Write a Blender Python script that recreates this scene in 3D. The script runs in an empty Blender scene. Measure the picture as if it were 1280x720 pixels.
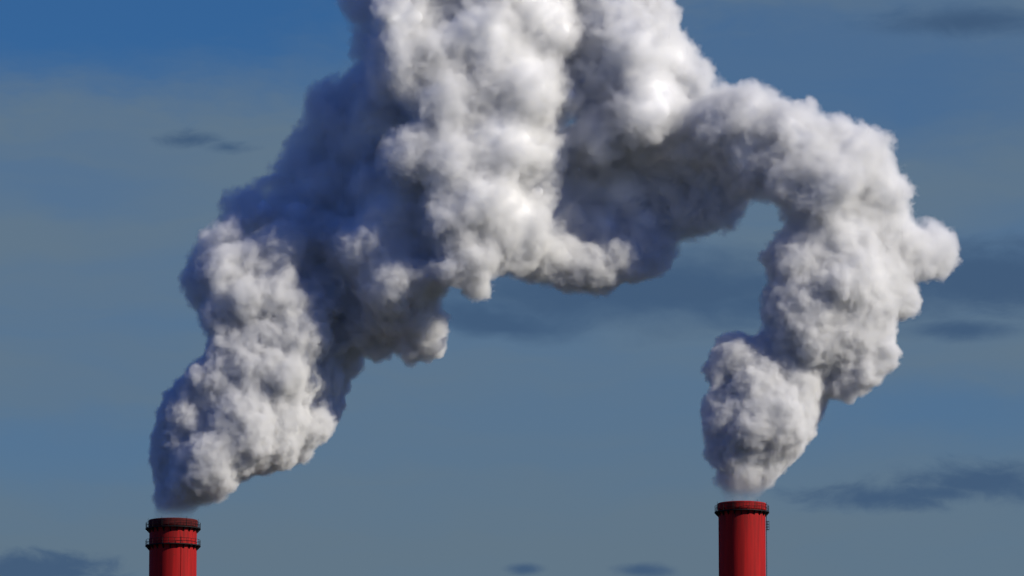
import bpy, bmesh, math, random, time
import numpy as np
from mathutils import Vector, Matrix
import openvdb as vdb

T0 = time.time()
SC = bpy.context.scene
COL = SC.collection
R = math.radians

# ------------------------------------------------------------------ camera
PITCH = 9.0
DIST = 1000.0                       # metres to the chimneys
S = 170.67 / 1280.0                 # metres per photo pixel out there
LENS = 213.5
cam = bpy.data.cameras.new('camera')
camo = bpy.data.objects.new('camera', cam)
COL.objects.link(camo)
CAMZ = 2.0
camo.location = (0, 0, CAMZ)
camo.rotation_euler = (R(90 + PITCH), 0, 0)
cam.lens = LENS
cam.sensor_width = 36
cam.clip_start = 0.5
cam.clip_end = 60000
SC.camera = camo

# ------------------------------------------------------------------ light
SUN_EL, SUN_AZ = 30.0, 114.0        # azimuth clockwise from +Y
SKY_STRENGTH = 0.052
EXPOSURE = 0.06
sun = bpy.data.lights.new('sun', 'SUN')
sun.energy = 4.35
sun.angle = R(0.53)
sun.color = (1.0, 0.935, 0.80)
suno = bpy.data.objects.new('sun', sun)
COL.objects.link(suno)
sd = Vector((math.sin(R(SUN_AZ)) * math.cos(R(SUN_EL)), math.cos(R(SUN_AZ)) * math.cos(R(SUN_EL)), math.sin(R(SUN_EL))))
suno.rotation_euler = sd.to_track_quat('Z', 'Y').to_euler()
suno.location = (300, 500, 400)

SC.view_settings.view_transform = 'Standard'
SC.view_settings.look = 'None'
SC.view_settings.gamma = 1.0
SC.view_settings.exposure = EXPOSURE
SC.view_settings.use_curve_mapping = False

cy = SC.cycles
cy.max_bounces = 10
cy.diffuse_bounces = 5
cy.volume_bounces = 7
cy.use_adaptive_sampling = True
cy.adaptive_threshold = 0.03
cy.transparent_max_bounces = 8
cy.use_denoising = True
cy.volume_step_rate = 1.6
cy.volume_max_steps = 512
cy.sample_clamp_indirect = 4.0


class NT:
    """small helper for writing node trees"""
    def __init__(self, tree):
        self.t = tree
        self.n = tree.nodes
        self.l = tree.links

    def add(self, typ, **kw):
        n = self.n.new(typ)
        for k, v in kw.items():
            setattr(n, k, v)
        return n

    def put(self, sock, v):
        if isinstance(v, bpy.types.NodeSocket):
            self.l.new(v, sock)
        elif v is not None:
            sock.default_value = v

    def math(self, op, a, b=None, c=None, clamp=False):
        n = self.add('ShaderNodeMath', operation=op)
        n.use_clamp = clamp
        for i, v in enumerate((a, b, c)):
            self.put(n.inputs[i], v)
        return n.outputs[0]

    def vmath(self, op, a, b=None, scale=None):
        n = self.add('ShaderNodeVectorMath', operation=op)
        self.put(n.inputs[0], a)
        self.put(n.inputs[1], b)
        if scale is not None:
            self.put(n.inputs['Scale'], scale)
        return n.outputs['Value'] if op in ('LENGTH', 'DISTANCE', 'DOT_PRODUCT') else n.outputs[0]

    def smooth(self, x, a, b, lo=0.0, hi=1.0):
        n = self.add('ShaderNodeMapRange', interpolation_type='SMOOTHSTEP')
        for i, v in enumerate((x, a, b, lo, hi)):
            self.put(n.inputs[i], v)
        return n.outputs[0]

    def noise(self, vec, scale, detail=4, rough=0.55, dist=0.0, typ='FBM'):
        n = self.add('ShaderNodeTexNoise')
        self.put(n.inputs['Vector'], vec)
        n.inputs['Scale'].default_value = scale
        n.inputs['Detail'].default_value = detail
        n.inputs['Roughness'].default_value = rough
        n.inputs['Distortion'].default_value = dist
        return n.outputs[0]

    def mix(self, fac, a, b, mode='MIX'):
        n = self.add('ShaderNodeMix', data_type='RGBA', blend_type=mode)
        self.put(n.inputs['Factor'], fac)
        self.put(n.inputs[6], a)
        self.put(n.inputs[7], b)
        return n.outputs[2]

    def comb(self, x, y, z):
        n = self.add('ShaderNodeCombineXYZ')
        for i, v in enumerate((x, y, z)):
            self.put(n.inputs[i], v)
        return n.outputs[0]


# sky: daylight sky with veils of thin high cloud and a few dark cloud strips far off
W = bpy.data.worlds.new('World')
SC.world = W
W.use_nodes = True
N = NT(W.node_tree)
bg = W.node_tree.nodes['Background']
sky = N.add('ShaderNodeTexSky', sky_type='NISHITA')
sky.sun_disc = False
sky.sun_elevation = R(SUN_EL)
sky.sun_rotation = R(SUN_AZ)
sky.altitude = 800
sky.air_density = 1.0
sky.dust_density = 0.5
sky.ozone_density = 2.0
tc = N.add('ShaderNodeTexCoord')
sep = N.add('ShaderNodeSeparateXYZ')
N.l.new(tc.outputs['Generated'], sep.inputs[0])
dx, dy, dz = sep.outputs
az = N.math('MULTIPLY', N.math('ARCTAN2', dx, dy), 180 / math.pi)          # degrees of azimuth
el = N.math('MULTIPLY', N.math('ARCSINE', dz), 180 / math.pi)              # degrees of elevation
DPP = math.degrees(2 * math.atan(18 / LENS)) / 1280                        # degrees per photo pixel


def azel(px, py):
    return (px - 640) * DPP / math.cos(R(PITCH)), PITCH + (360 - py) * DPP


warp = N.noise(N.comb(N.math('MULTIPLY', az, 0.9), N.math('MULTIPLY', el, 2.0), 0), 1.0, 3, 0.5)
wz = N.math('MULTIPLY', N.math('SUBTRACT', warp, 0.5), 0.55)
el2 = N.math('ADD', el, wz)
st_vec = N.comb(N.math('MULTIPLY', az, 0.16), N.math('MULTIPLY', el2, 1.0), 3.7)
veil_noise = N.noise(st_vec, 1.0, 4, 0.5)
fine_vec = N.comb(N.math('MULTIPLY', az, 2.2), N.math('MULTIPLY', el2, 5.5), 7.1)
fine = N.noise(fine_vec, 1.0, 7, 0.62)


def ell(px, py, rx, ry, soft=1.0, ragged=0.9):
    """a soft flattened patch round a direction in the sky, ragged by noise"""
    a0, e0 = azel(px, py)
    u = N.math('DIVIDE', N.math('SUBTRACT', az, a0), rx * DPP)
    v = N.math('DIVIDE', N.math('SUBTRACT', el2 if ragged < 0.5 else el, e0), ry * DPP)
    d = N.math('SQRT', N.math('ADD', N.math('MULTIPLY', u, u), N.math('MULTIPLY', v, v)))
    d = N.math('ADD', d, N.math('MULTIPLY', N.math('SUBTRACT', fine, 0.5), ragged * 2.2))
    return N.smooth(d, 1.0 - 0.5 * soft, 1.0 + 0.5 * soft, 1.0, 0.0)


tint = N.mix(1.0, sky.outputs[0], N.mix(N.math('MAXIMUM', N.smooth(el, 12.0, 35.0), N.smooth(N.math('ABSOLUTE', az), 15.0, 45.0)), (0.31, 0.69, 1.13, 1), (0.17, 0.52, 1.55, 1)), 'MULTIPLY')
base = tint
# veil: most of this part of the sky is behind thin grey-blue cirrus; the bluest gap is high on the left
blue_gap = ell(120, 0, 560, 110, 1.3, 0.25)
blue_gap2 = ell(1040, 90, 330, 90, 1.4, 0.3)
low_gap = ell(1230, 525, 240, 40, 1.6, 0.35)
low_gap2 = ell(90, 575, 240, 40, 1.6, 0.35)
veil = N.smooth(veil_noise, 0.3, 0.65, 0.6, 1.0)
for g, k in ((blue_gap, 0.98), (blue_gap2, 0.5), (low_gap, 0.55), (low_gap2, 0.5)):
    veil = N.math('MULTIPLY', veil, N.math('SUBTRACT', 1.0, N.math('MULTIPLY', g, k)))
veil = N.math('MULTIPLY', veil, N.smooth(el, 12.0, 22.0, 1.0, 0.12))
veil = N.math('MULTIPLY', veil, N.smooth(N.math('ABSOLUTE', az), 12.0, 40.0, 1.0, 0.15))
VEIL = (2.18, 3.36, 4.7, 1)
DARK = (0.92, 1.85, 3.5, 1)
colr = N.mix(veil, base, VEIL)
hazy = N.smooth(N.math('ADD', el, N.math('MULTIPLY', veil_noise, 1.5)), 5.5, 10.5, 0.75, 0.0)
colr = N.mix(hazy, colr, (2.25, 3.32, 4.25, 1))
dark = None
for p in ((800, 365, 270, 42, 1.3, 0.35), (1010, 380, 200, 26, 1.4, 0.5), (1250, 352, 170, 40, 1.3, 0.6), (1225, 606, 95, 20, 1.5, 1.0), (1100, 624, 95, 13, 1.6, 1.1), (1170, 618, 60, 12, 1.5, 1.0),
          (45, 716, 90, 20, 1.1, 1.0), (232, 176, 30, 8, 2.0, 1.3), (285, 186, 24, 6, 2.0, 1.3), (1215, 30, 90, 14, 2.0, 0.7),
          (1200, 415, 60, 10, 1.8, 0.7), (805, 714, 34, 8, 1.4, 0.7), (655, 712, 18, 6, 1.6, 0.7), (620, 400, 120, 20, 1.6, 0.4)):
    e = ell(*p)
    dark = e if dark is None else N.math('MAXIMUM', dark, e)
# more strips of the same kind elsewhere round the sky
away = N.smooth(N.math('ABSOLUTE', az), 6.0, 9.0)
more = N.math('MULTIPLY', N.smooth(N.noise(N.comb(N.math('MULTIPLY', az, 0.12), N.math('MULTIPLY', el, 0.8), 11.0), 1.0, 5, 0.5), 0.56, 0.68), away)
dark = N.math('MAXIMUM', dark, N.math('MULTIPLY', more, N.smooth(el, 3, 20, 1.0, 0.0)))
colr = N.mix(N.math('MULTIPLY', dark, 0.9), colr, DARK)
N.l.new(colr, bg.inputs[0])
bg.inputs[1].default_value = SKY_STRENGTH

# ------------------------------------------------------------------ frame of reference
FWD = Vector((0, math.cos(R(PITCH)), math.sin(R(PITCH))))
UPV = Vector((0, -math.sin(R(PITCH)), math.cos(R(PITCH))))
WID = 36.0 / LENS


def at(px, py, depth=0.0):
    """the point seen at a photo pixel, `depth` photo pixels' worth of metres beyond the chimneys"""
    d = FWD + Vector((1, 0, 0)) * ((px - 640) / 1280 * WID) + UPV * ((360 - py) / 1280 * WID)
    d *= (DIST + depth * S) / d.y
    return Vector((d.x, d.y, d.z + CAMZ))


# ------------------------------------------------------------------ object helpers
def link(o, parent=None):
    COL.objects.link(o)
    if parent is not None:
        o.parent = parent
    return o


def meshobj(name, me, mat, parent=None):
    o = bpy.data.objects.new(name, me)
    me.materials.clear()
    me.materials.append(mat)
    return link(o, parent)


def frombm(name, bm, mat, parent=None, smooth=False):
    me = bpy.data.meshes.new(name)
    bmesh.ops.recalc_face_normals(bm, faces=bm.faces)
    bm.to_mesh(me)
    bm.free()
    if smooth:
        for p in me.polygons:
            p.use_smooth = True
    return meshobj(name, me, mat, parent)


def material(name):
    m = bpy.data.materials.new(name)
    m.use_nodes = True
    return m, NT(m.node_tree), m.node_tree.nodes['Principled BSDF']


def lathe(bm, prof, seg=96, cx=0, cy=0, closed=True):
    """a ring surface from (radius, z) points; closed profile makes a solid ring"""
    rows = []
    for r, z in prof:
        rows.append([bm.verts.new((cx + r * math.cos(2 * math.pi * k / seg), cy + r * math.sin(2 * math.pi * k / seg), z)) for k in range(seg)])
    n = len(rows)
    for i in range(n if closed else n - 1):
        a, b = rows[i], rows[(i + 1) % n]
        for k in range(seg):
            bm.faces.new((a[k], a[(k + 1) % seg], b[(k + 1) % seg], b[k]))


def tube(bm, a, b, r, seg=8):
    a, b = Vector(a), Vector(b)
    q = (b - a).to_track_quat('Z', 'Y')
    L = (b - a).length
    m = Matrix.Translation((a + b) / 2) @ q.to_matrix().to_4x4()
    bmesh.ops.create_cone(bm, cap_ends=True, segments=seg, radius1=r, radius2=r, depth=L, matrix=m)


def box(bm, c, size, rotz=0.0):
    m = Matrix.Translation(c) @ Matrix.Rotation(rotz, 4, 'Z') @ Matrix.Diagonal((*size, 1))
    bmesh.ops.create_cube(bm, size=1.0, matrix=m)


# ------------------------------------------------------------------ ground
gm, g, gb = material('dry_grass_and_soil')
gtc = g.add('ShaderNodeTexCoord').outputs['Object']
gn1 = g.noise(gtc, 0.004, 6, 0.6)
gn2 = g.noise(gtc, 0.25, 6, 0.65)
gc = g.mix(g.smooth(gn1, 0.4, 0.6), (0.035, 0.045, 0.026, 1), (0.06, 0.06, 0.045, 1))
gc = g.mix(g.smooth(gn2, 0.35, 0.7), gc, (0.03, 0.038, 0.022, 1))
g.l.new(gc, gb.inputs['Base Color'])
gb.inputs['Roughness'].default_value = 1.0
gbump = g.add('ShaderNodeBump')
gbump.inputs['Strength'].default_value = 0.6
gbump.inputs['Distance'].default_value = 0.3
g.l.new(gn2, gbump.inputs['Height'])
g.l.new(gbump.outputs[0], gb.inputs['Normal'])
bm = bmesh.new()
bmesh.ops.create_grid(bm, x_segments=60, y_segments=60, size=25000)
go = frombm('ground', bm, gm)
go['kind'] = 'structure'

# ------------------------------------------------------------------ chimneys
def red_paint(name, seed, seed_top):
    m, n, b = material(name)
    oc = n.add('ShaderNodeTexCoord').outputs['Object']
    s3 = n.add('ShaderNodeSeparateXYZ')
    n.l.new(oc, s3.inputs[0])
    streak = n.noise(n.vmath('MULTIPLY', oc, (1.7, 1.7, 0.07)), 1.0, 6, 0.6)
    blot = n.noise(n.vmath('ADD', oc, (seed, seed, seed)), 0.9, 6, 0.6)
    c = n.mix(n.smooth(streak, 0.35, 0.68), (0.38, 0.009, 0.009, 1), (0.26, 0.008, 0.008, 1))
    c = n.mix(n.smooth(blot, 0.6, 0.75, 0.0, 0.45), c, (0.16, 0.02, 0.015, 1))
    # soot and rust washed down from the mouth
    run = n.noise(n.vmath('MULTIPLY', oc, (2.6, 2.6, 0.12)), 1.0, 6, 0.7)
    near = n.smooth(s3.outputs[2], seed_top - 9.0, seed_top, 0.0, 0.8)
    c = n.mix(n.math('MULTIPLY', n.smooth(run, 0.42, 0.66), near), c, (0.07, 0.012, 0.01, 1))
    n.l.new(c, b.inputs['Base Color'])
    b.inputs['Roughness'].default_value = 0.75
    b.inputs['Specular IOR Level'].default_value = 0.15
    bp = n.add('ShaderNodeBump')
    bp.inputs['Strength'].default_value = 0.5
    bp.inputs['Distance'].default_value = 0.03
    n.l.new(streak, bp.inputs['Height'])
    n.l.new(bp.outputs[0], b.inputs['Normal'])
    return m


def plain(name, colr, rough=0.7, metal=0.0, var=0.4, scale=2.0):
    m, n, b = material(name)
    oc = n.add('ShaderNodeTexCoord').outputs['Object']
    t = n.noise(oc, scale, 5, 0.6)
    n.l.new(n.mix(n.smooth(t, 0.3, 0.7), (*colr, 1), (*[c * (1 - var) for c in colr], 1)), b.inputs['Base Color'])
    b.inputs['Roughness'].default_value = rough
    b.inputs['Metallic'].default_value = metal
    b.inputs['Specular IOR Level'].default_value = 0.2
    return m


RED_A, RED_B = red_paint('weathered_red_paint', 3.0, at(216, 650).z), red_paint('red_paint', 17.0, at(927, 629).z)
SOOT = plain('sooty_red_paint', (0.10, 0.012, 0.012), 0.9)
FLUE = plain('soot', (0.02, 0.02, 0.02), 1.0)
STEEL = plain('dark_steel', (0.014, 0.010, 0.011), 0.7, 0.2)


def chimney(px, top_py, half_px, label, galleries, paint, seams, dark_top_px, extra):
    p = at(px, top_py)
    top = p.z
    r = half_px * S
    root = bpy.data.objects.new('chimney', None)
    root.location = (p.x, p.y, 0)
    link(root)
    root['label'] = label
    root['category'] = 'chimney'
    root['group'] = 'pair of red smoking chimneys'
    # shaft: slight taper, wider foot far below
    bm = bmesh.new()
    rb = r * 1.22
    prof = [(rb, 0.0), (r * 1.1, top * 0.35), (r * 1.012, top * 0.8), (r, top - 14), (r, top - 0.62)]
    lathe(bm, prof, 128, closed=False)
    frombm('shaft', bm, paint, root, True)
    bm = bmesh.new()
    lathe(bm, [(r - 0.02, top - 0.62), (r - 0.36, top - 0.62), (r - 0.4, top - 14), (r - 0.4, top - 60), (0.01, top - 60)], 96, closed=False)
    frombm('flue', bm, FLUE, root, True)
    # welded plate seams: narrow proud bands and vertical laps
    bm = bmesh.new()
    for a in seams:
        ca, sa = math.cos(a), math.sin(a)
        box(bm, (ca * (r + 0.03), sa * (r + 0.03), top - 18), (0.09, 0.16, 30), a)
    z = top - 4.6
    frombm('seam', bm, paint, root)
    # rim: thicker collar at the mouth
    bm = bmesh.new()
    rr = r + 0.10
    h = dark_top_px * S
    lathe(bm, [(rr, top - h), (rr + 0.05, top - h + 0.12), (rr + 0.05, top - 0.1), (rr - 0.02, top), (r - 0.42, top), (r - 0.42, top - 0.6), (r + 0.004, top - 0.6), (r + 0.004, top - h)], 128)
    frombm('rim', bm, SOOT if extra['sooty'] else paint, root, False)
    for gi, (dpx, out_px, rail_px) in enumerate(galleries):
        zg = top - dpx * S
        ro = r + out_px * S
        bm = bmesh.new()
        lathe(bm, [(r + 0.02, zg), (ro, zg), (ro, zg + 0.07), (r + 0.02, zg + 0.07)], 96)
        lathe(bm, [(ro, zg - 0.05), (ro + 0.04, zg - 0.05), (ro + 0.04, zg + 0.11), (ro, zg + 0.11)], 96)
        pf = frombm('gallery', bm, STEEL, root)
        # brackets
        nb = 22
        for k in range(nb):
            a = 2 * math.pi * (k + 0.3) / nb
            bm = bmesh.new()
            ca, sa = math.cos(a), math.sin(a)
            pts = [(r + 0.0, zg - 0.004), (ro - 0.04, zg - 0.004), (ro - 0.04, zg - 0.12), (r + 0.0, zg - 0.72)]
            vs = []
            for t in (-0.09, 0.09):
                vs.append([bm.verts.new((ca * q - sa * t, sa * q + ca * t, zz)) for q, zz in pts])
            bm.faces.new(vs[0])
            bm.faces.new(vs[1][::-1])
            for i in range(4):
                j = (i + 1) % 4
                bm.faces.new((vs[0][i], vs[1][i], vs[1][j], vs[0][j]))
            frombm('bracket', bm, STEEL, pf)
        # railing
        bm = bmesh.new()
        rh = rail_px * S
        for k in range(28):
            a = 2 * math.pi * (k + 0.5) / 28
            q = (math.cos(a) * (ro - 0.03), math.sin(a) * (ro - 0.03))
            tube(bm, (*q, zg + 0.072), (*q, zg + rh), 0.035, 6)
        for f in (0.5, 1.0):
            zz = zg + rh * f
            lathe(bm, [(ro - 0.03, zz - 0.03), (ro, zz), (ro - 0.03, zz + 0.03), (ro - 0.06, zz)], 96)
        frombm('railing', bm, STEEL, pf)
    # lightning rods round the mouth
    for k in range(6):
        a = 2 * math.pi * (k + 0.1) / 6
        bm = bmesh.new()
        q = (math.cos(a) * (r + 0.22), math.sin(a) * (r + 0.22))
        tube(bm, (*q, top - 1.2), (*q, top + 0.28), 0.03, 6)
        frombm('lightning_rod', bm, STEEL, root)
    # caged ladder up one side
    la = extra['ladder']
    ca, sa = math.cos(la), math.sin(la)
    bm = bmesh.new()

    def P(rad, t, z):
        return (ca * rad - sa * t, sa * rad + ca * t, z)
    for t in (-0.22, 0.22):
        tube(bm, P(r + 0.22, t, top - 40), P(r + 0.22, t, top - extra['ladder_top'] * S), 0.03, 6)
    z = top - 40
    while z < top - extra['ladder_top'] * S:
        tube(bm, P(r + 0.22, -0.22, z), P(r + 0.22, 0.22, z), 0.018, 5)
        z += 0.35
    lad = frombm('ladder', bm, STEEL, root)
    for zc0 in extra['cages']:
        bm = bmesh.new()
        z0 = top - zc0 * S
        for zz in (z0, z0 - 0.45, z0 - 0.9, z0 - 1.35):
            pr = None
            for k in range(9):
                th = math.pi * (k / 8 - 0.5)
                c = P(r + 0.16 + 0.52 * math.cos(th), 0.36 * math.sin(th), zz)
                if pr:
                    tube(bm, pr, c, 0.035, 5)
                pr = c
        for k in (1, 4, 7):
            th = math.pi * (k / 8 - 0.5)
            tube(bm, P(r + 0.16 + 0.52 * math.cos(th), 0.36 * math.sin(th), z0 + 0.05), P(r + 0.16 + 0.52 * math.cos(th), 0.36 * math.sin(th), z0 - 1.4), 0.028, 5)
        frombm('ladder_cage', bm, STEEL, lad)
    return root, p, r


chL = chimney(216.5, 650.5, 29.5, 'red chimney on the left with a dark sooty mouth and two railed galleries',
              [(11, 4.6, 7.5), (32.5, 4.6, 7.5)], RED_A, [-1.15, 0.9, 2.2], 9,
              {'sooty': True, 'ladder': R(100), 'ladder_top': 14, 'cages': [16, 60, 120]})
chR = chimney(927.3, 629.5, 29.2, 'red chimney on the right with one railed gallery just below its mouth',
              [(11.5, 4.6, 8.5)], RED_B, [0.4, 2.0, 3.4], 9,
              {'sooty': False, 'ladder': R(8), 'ladder_top': 12, 'cages': [22, 120, 200]})

# ------------------------------------------------------------------ steam plumes
LEFT = '''217 634 20 0|215 618 27 0|228 606 32 0|222 590 30 4|242 598 38 -4|262 578 44 -8|298 563 40 -12|328 556 38 -14|350 568 23 -16|214 570 24 6|225 552 38 6
300 535 60 -12|235 518 38 10|340 525 55 -22|378 525 40 -16|400 512 25 4|372 560 20 -14
262 478 34 15|300 470 52 0|345 465 60 -22|390 470 40 -12|408 500 26 25|420 480 20 30|232 492 22 12
288 430 34 15|330 420 50 0|370 410 50 -27|405 430 38 -6|430 445 26 25
254 358 27 26|250 340 22 28|275 385 22 20|300 375 40 10|345 370 46 -12|390 375 38 -22|268 400 22 20
262 312 26 20|310 320 38 10|350 318 40 -12|400 335 35 -4
290 262 24 30|330 262 34 20|370 270 42 16|286 292 26 20|300 246 20 34|318 238 18 34
372 198 28 45|348 222 24 42|400 230 50 38|440 230 50 36|360 180 14 46|390 165 24 50|340 205 9 44
402 124 24 60|420 155 42 55|455 115 38 60|462 50 34 62|455 5 36 62|470 -35 40 60|412 106 16 60
490 262 58 8|505 300 56 8|516 255 46 0|488 345 56 -12|520 345 44 0|462 300 50 -28|470 240 34 0|425 316 22 -44|442 338 20 -42|462 356 18 -40|360 300 30 -22|312 276 30 26|500 388 48 22|530 400 33 38|462 398 40 26|542 432 20 55|512 436 20 45|470 428 25 42|440 360 45 0|420 290 42 -14|442 328 36 -18|487 226 28 -16|512 244 22 -20|465 236 20 -8|548 300 22 0
560 330 32 10|592 318 40 0|560 270 42 8|600 250 58 0|640 275 52 0|560 200 60 18|620 180 68 0|682 190 46 -4|560 130 58 18|640 110 72 0|700 120 45 0|545 60 46 18|600 40 66 0|670 30 68 0|712 50 42 6|545 -20 46 20|620 -50 80 0|700 -45 60 0
600 360 18 8|592 345 24 0|640 322 32 5|480 150 60 44|500 90 46 48|500 20 48 40|500 60 44 44|470 100 40 50|450 180 50 50|505 195 42 45|470 210 36 40|250 335 26 30|280 340 34 20|672 240 32 -4|650 300 40 0'''
RIGHT = '''790 60 66 4|810 130 60 -2|775 10 58 20|828 12 32 16|838 75 42 26|750 165 52 26|800 178 40 44|790 -50 60 22|745 100 50 30|868 182 42 16|880 85 14 34|735 30 45 24
722 228 50 80|780 235 62 88|840 228 56 84|892 225 52 60|935 220 44 50|708 275 44 70|750 288 52 82|808 282 48 80|858 266 38 62|700 200 30 50|890 255 34 55|692 318 42 36|742 328 40 46|790 318 36 46|712 344 28 38|668 322 34 22|900 262 26 44|750 350 22 42|785 328 32 52|820 318 30 54|882 98 24 24|866 122 24 26
902 150 42 -6|938 142 42 0|985 162 42 0|1010 185 50 5|935 188 50 15|1060 190 50 0|1090 188 32 5|1035 230 60 0|980 222 45 15|1000 252 34 10|1100 238 46 0|1110 290 48 0|1150 318 40 0|1168 314 36 5|1172 300 30 5|1050 290 66 0|1000 322 46 5|1002 360 50 5|1060 350 72 0|1110 350 42 0|1130 378 24 0|1060 410 55 0|1088 432 38 0|1072 462 32 0|1056 482 20 0|1010 420 50 0|1022 452 36 0|1036 440 42 0|1006 385 52 0|1030 478 18 0|975 438 40 0|1010 140 12 8|1130 240 20 6
922 442 32 6|902 462 24 12|950 470 48 -5|985 480 46 -6|912 510 36 10|960 520 58 -6|1000 532 25 0|916 556 32 6|955 560 38 0|928 586 24 2|946 584 20 0|1004 502 30 -5|902 530 26 10|903 568 20 4|955 576 25 0|936 590 22 0|980 553 22 0|938 536 40 -14|950 505 36 -16'''
WISP_L = '217 652 20 0|212 642 26 0|226 638 22 0|268 612 22 4'
WISP_R = '927 636 22 0|927 620 26 0|928 604 32 0|955 600 18 0|903 598 15 0'
CORE_CUT = {'L': 618, 'R': 588}

rng = np.random.default_rng(11)


def parse(txt):
    out = []
    for t in txt.replace('\n', '|').split('|'):
        px, py, r, d = map(float, t.split())
        out.append((px, py, r, d))
    return out


def sprout(sph, frac=(0.3, 0.5), n=5, rmin=13):
    """smaller billows swelling out of each big one"""
    out = []
    for px, py, r, d in sph:
        if r < rmin:
            continue
        for _ in range(n):
            v = rng.normal(size=3)
            v /= np.linalg.norm(v)
            f = rng.uniform(*frac)
            k = r * (1.03 - f * 0.8)
            out.append((px + v[0] * k, py + v[1] * k, r * f, d + v[2] * k))
    return out


def sdf_grid(sph, vox, pad=5.0):
    c = np.array([at(px, py, d) for px, py, r, d, _ in sph])
    rr = np.array([r * S for _, _, r, _, _ in sph])
    lo = (c - rr[:, None]).min(0) - pad
    hi = (c + rr[:, None]).max(0) + pad
    dim = np.ceil((hi - lo) / vox).astype(int)
    ax = [lo[i] + vox * np.arange(dim[i]) for i in range(3)]
    f = np.full(dim, 3.0, np.float32)
    band = 3.0
    for (x, y, z), r, k in zip(c, rr, [q[4] for q in sph]):
        sl = []
        for i, v in enumerate((x, y, z)):
            a = max(0, int((v - r - band - lo[i]) / vox))
            b = min(dim[i], int((v + r + band - lo[i]) / vox) + 2)
            sl.append(slice(a, b))
        d = np.sqrt((ax[0][sl[0], None, None] - x) ** 2 + (ax[1][None, sl[1], None] - y) ** 2 + (ax[2][None, None, sl[2]] - z) ** 2) - r
        s = f[tuple(sl)]
        h = np.maximum(k - np.abs(s - d), 0) / k
        f[tuple(sl)] = np.minimum(np.minimum(s, d) - h * h * k * 0.25, 3.0)
    return f, lo


def to_mesh(grid, iso, name):
    pts, quads = grid.convertToQuads(isovalue=iso)
    me = bpy.data.meshes.new(name)
    me.vertices.add(len(pts))
    me.vertices.foreach_set('co', np.asarray(pts, np.float32).ravel())
    q = np.asarray(quads, np.int32)[:, ::-1]
    me.loops.add(q.size)
    me.loops.foreach_set('vertex_index', q.ravel())
    me.polygons.add(len(q))
    me.polygons.foreach_set('loop_start', np.arange(0, q.size, 4, dtype=np.int32))
    me.update(calc_edges=True)
    me.validate()
    return me


def arrays(me):
    v = np.empty(len(me.vertices) * 3, np.float32)
    me.vertices.foreach_get('co', v)
    q = np.empty(len(me.loops), np.int32)
    me.loops.foreach_get('vertex_index', q)
    return v.reshape(-1, 3), q.reshape(-1, 4)


def billow_group(octaves, detail=5):
    """geometry nodes: push the surface out into rounded billows parted by creases"""
    ng = bpy.data.node_groups.new('billow', 'GeometryNodeTree')
    ng.interface.new_socket('Geometry', in_out='INPUT', socket_type='NodeSocketGeometry')
    ng.interface.new_socket('Geometry', in_out='OUTPUT', socket_type='NodeSocketGeometry')
    n = NT(ng)
    gi, goo = n.add('NodeGroupInput'), n.add('NodeGroupOutput')
    geo = gi.outputs[0]
    pos = n.add('GeometryNodeInputPosition').outputs[0]
    nor = n.add('GeometryNodeInputNormal').outputs[0]
    sp = n.add('ShaderNodeSeparateXYZ')
    n.l.new(pos, sp.inputs[0])
    hz = n.smooth(sp.outputs[2], 145, 180, 0.25, 1.0)
    fb = n.noise(pos, 0.13, detail, 0.58, 0.6)
    dsp = n.math('MULTIPLY', n.math('MULTIPLY', n.math('SUBTRACT', fb, 0.5), 7.0), hz)
    st = n.add('GeometryNodeSetPosition')
    n.l.new(geo, st.inputs['Geometry'])
    n.l.new(n.vmath('SCALE', nor, scale=dsp), st.inputs['Offset'])
    geo = st.outputs[0]
    for i, (cell, amp, soft) in enumerate(octaves):
        pos = n.add('GeometryNodeInputPosition').outputs[0]
        nor = n.add('GeometryNodeInputNormal').outputs[0]
        w = n.add('ShaderNodeTexNoise')
        n.l.new(pos, w.inputs['Vector'])
        w.inputs['Scale'].default_value = 0.8 / cell
        w.inputs['Detail'].default_value = 1.5
        wv = n.vmath('SCALE', n.vmath('SUBTRACT', w.outputs['Color'], (0.5, 0.5, 0.5)), scale=cell * 0.5)
        p2 = n.vmath('ADD', n.vmath('ADD', pos, wv), (13.1 * i, 5.7 * i, 2.3 * i))
        vo = n.add('ShaderNodeTexVoronoi', feature='SMOOTH_F1')
        n.l.new(p2, vo.inputs['Vector'])
        vo.inputs['Scale'].default_value = 1.0 / cell
        vo.inputs['Smoothness'].default_value = soft
        f1 = vo.outputs['Distance']
        b = n.math('SUBTRACT', 0.62, n.math('MULTIPLY', n.math('MULTIPLY', f1, f1), 1.5))
        m = n.add('ShaderNodeTexNoise')
        n.l.new(n.vmath('ADD', pos, (71.0 * i, 3.0, 9.0)), m.inputs['Vector'])
        m.inputs['Scale'].default_value = 0.35 / cell
        m.inputs['Detail'].default_value = 1
        ms = n.smooth(m.outputs[0], 0.38, 0.62, 0.35, 1.25)
        # billows are crisp low down and softer the farther they have risen
        sp = n.add('ShaderNodeSeparateXYZ')
        n.l.new(pos, sp.inputs[0])
        hz = n.smooth(sp.outputs[2], 125, 185, 1.0, 0.75 if i < 2 else 0.5)
        dsp = n.math('MULTIPLY', n.math('MULTIPLY', b, ms), n.math('MULTIPLY', hz, amp))
        sp_ = n.add('GeometryNodeSetPosition')
        n.l.new(geo, sp_.inputs['Geometry'])
        n.l.new(n.vmath('SCALE', nor, scale=dsp), sp_.inputs['Offset'])
        geo = sp_.outputs[0]
    n.l.new(geo, goo.inputs[0])
    return ng


def apply_gn(me, ng):
    o = bpy.data.objects.new('tmp', me)
    COL.objects.link(o)
    md = o.modifiers.new('b', 'NODES')
    md.node_group = ng
    dg = bpy.context.evaluated_depsgraph_get()
    out = bpy.data.meshes.new_from_object(o.evaluated_get(dg))
    bpy.data.objects.remove(o)
    return out


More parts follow.
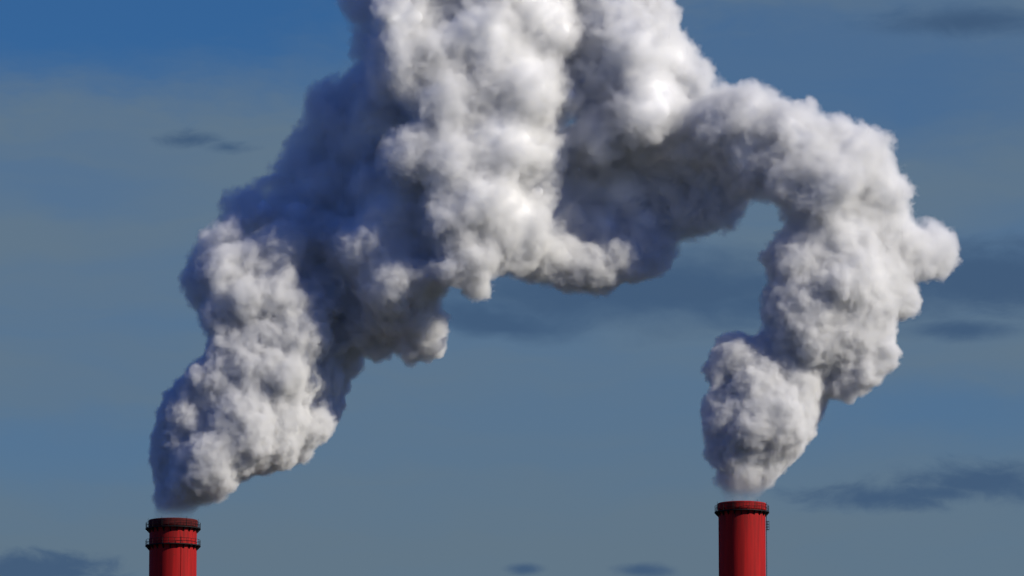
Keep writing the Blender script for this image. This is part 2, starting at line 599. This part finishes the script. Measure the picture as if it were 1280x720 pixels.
OCT1 = []
OCT2 = [(1.7, 0.32, 0.2), (0.8, 0.17, 0.15)]
NG1, NG2 = billow_group(OCT1, 2), billow_group(OCT2)
VOX = 0.30


mouth_of = {'L': (216.5, 650.5), 'R': (927.3, 629.5)}


def tilt(key, px, py):
    """how far the steam lies beyond the chimneys across its width: the lit faces lean towards the sun"""
    def ramp(x, a, b):
        t = min(max((x - a) / (b - a), 0), 1)
        return t * t * (3 - 2 * t)
    if key == 'L':
        ridge = max(282 - 0.22 * max(py - 370, 0), 256)
        low = (0.85 * (ridge - px) if px < ridge else 0.68 * min(px - ridge, 150)) - 10 - 12 * ramp(600 - py, 0, 220)
        split = 555 if py > 200 else 500
        high = -0.35 * (px - split + 50) if px < split else 0.6 * (px - 590) - 44
        t = max(ramp(370 - py, 0, 190), ramp(px, 400, 480))
        return low + (high - low) * t
    k = ramp(px, 870, 1000)
    if py > 430 and px < 1045:
        return 0.5 * (px - 905) - 18
    if py > 280 and px > 945:
        return 0.4 * (px - 975) - 24
    return k * (0.32 * (px - 1040) * (1 - 0.7 * ramp(py, 330, 430)) - 25)


def make(f, vox, iso, lo, name):
    g = vdb.FloatGrid(3.0)
    g.copyFromArray(f)
    g.transform = vdb.createLinearTransform(voxelSize=vox)
    me = to_mesh(g, iso, name)
    v, q = arrays(me)
    me.vertices.foreach_set('co', (v + lo.astype(np.float32)).ravel())
    me.update()
    return me


def plume_meshes(txt, wisp, key, cut, inset):
    sph = [(a, b, r, d + tilt(key, a, b)) for a, b, r, d in parse(txt)]
    base = [(a, b, r * 0.94 if r > 16 else r - 1.5, d) for a, b, r, d in sph]
    crisp = (lambda q: (q[1] > 310 and q[0] < 470) or (q[0] < 425 and q[1] > 90)) if key == 'L' else (lambda q: q[1] > 290 and q[0] > 860)
    lowk = sprout([q for q in base if crisp(q)], (0.3, 0.72), 11, 13)
    soft = [(a, b, r * 0.97, d) for a, b, r, d in base if not crisp((a, b, r, d))]
    highk = sprout(soft, (0.4, 0.68), 5, 16)
    grand = sprout(lowk, (0.3, 0.6), 6, 6)
    every = [(*q, 2.6) for q in soft] + [(*q, 2.2) for q in highk] + [(*q, 2.2) for q in base if crisp(q)] + [(*q, 1.5) for q in lowk] + [(*q, 0.9) for q in grand]
    f, lo = sdf_grid(every + [(*q, 1.0) for q in parse(wisp)], 0.35)
    outer = apply_gn(make(f, 0.35, 0.0, lo, 'outer'), NG2)
    f, lo = sdf_grid([q if crisp(q) else (q[0], q[1], q[2], q[3], q[4]) for q in every if q[1] + 0.5 * q[2] < cut], 0.45)
    core = make(f, 0.45, -inset, lo, 'core')
    o = at(*mouth_of[key])
    for m in (outer, core):
        m.transform(Matrix.Translation(-o))
    return outer, core, o


def fog_group(mat, vox, band):
    ng = bpy.data.node_groups.new('fill with mist', 'GeometryNodeTree')
    ng.interface.new_socket('Geometry', in_out='INPUT', socket_type='NodeSocketGeometry')
    ng.interface.new_socket('Geometry', in_out='OUTPUT', socket_type='NodeSocketGeometry')
    n = NT(ng)
    gi, goo = n.add('NodeGroupInput'), n.add('NodeGroupOutput')
    mv = n.add('GeometryNodeMeshToVolume', resolution_mode='VOXEL_SIZE')
    n.l.new(gi.outputs[0], mv.inputs['Mesh'])
    mv.inputs['Density'].default_value = 1.0
    mv.inputs['Voxel Size'].default_value = vox
    mv.inputs['Interior Band Width'].default_value = band
    sm = n.add('GeometryNodeSetMaterial')
    n.l.new(mv.outputs[0], sm.inputs[0])
    sm.inputs['Material'].default_value = mat
    n.l.new(sm.outputs[0], goo.inputs[0])
    return ng


STEAM_ALBEDO = (0.96, 0.96, 0.965, 1)
DENS = 0.9
steam, n, b = material('steam')
b.inputs['Base Color'].default_value = STEAM_ALBEDO
b.inputs['Roughness'].default_value = 1.0
b.inputs['Specular IOR Level'].default_value = 0.0

mist = bpy.data.materials.new('thin_steam')
mist.use_nodes = True
n = NT(mist.node_tree)
n.n.remove(mist.node_tree.nodes['Principled BSDF'])
vs = n.add('ShaderNodeVolumeScatter')
vs.inputs['Color'].default_value = (0.99, 0.99, 0.993, 1)
vs.inputs['Anisotropy'].default_value = 0.15
at_ = n.add('ShaderNodeAttribute', attribute_name='density')
gp = n.add('ShaderNodeSeparateXYZ')
oc = n.add('ShaderNodeTexCoord').outputs['Object']
n.l.new(oc, gp.inputs[0])
up = gp.outputs[2]
oc = n.add('ShaderNodeTexCoord').outputs['Object']
nz = n.noise(oc, 0.5, 4, 0.6)
er = n.smooth(nz, 0.35, 0.7, 0.0, n.smooth(up, 10, 60, 0.22, 0.42))
sharp = n.smooth(up, 12, 60, 4.4, 1.9)
dens = n.smooth(up, 12, 55, 1.9, 0.95)
mouth = n.smooth(up, 1.0, 6.5, 0.035, 1.0)
dd = n.math('MULTIPLY', n.math('SUBTRACT', at_.outputs['Fac'], er), sharp, clamp=True)
dd = n.math('MULTIPLY', n.math('MULTIPLY', dd, dens), mouth)
n.l.new(dd, vs.inputs['Density'])
n.l.new(vs.outputs[0], n.n['Material Output'].inputs['Volume'])
FOG = {'L': fog_group(mist, 0.35, 3.0), 'R': fog_group(mist, 0.3713, 3.0)}

for key, txt, wisp in (('L', LEFT, WISP_L), ('R', RIGHT, WISP_R)):
    me, co, org = plume_meshes(txt, wisp, key, CORE_CUT[key], 2.9)
    for p in co.polygons:
        p.use_smooth = True
    o = meshobj('steam_plume', co, steam)
    o.location = org
    o['label'] = {'L': 'steam plume leaning right from the left chimney, its left flank in blue shade',
                  'R': 'steam plume rising from the right chimney and curling back to the left'}[key]
    o['category'] = 'steam plume'
    o['group'] = 'steam plumes from the two chimneys'
    v = meshobj('thin_steam', me, mist, o)
    v['kind'] = 'stuff'
    md = v.modifiers.new('mist', 'NODES')
    md.node_group = FOG[key]
    print(key, len(me.vertices), len(co.vertices), round(time.time() - T0, 1))
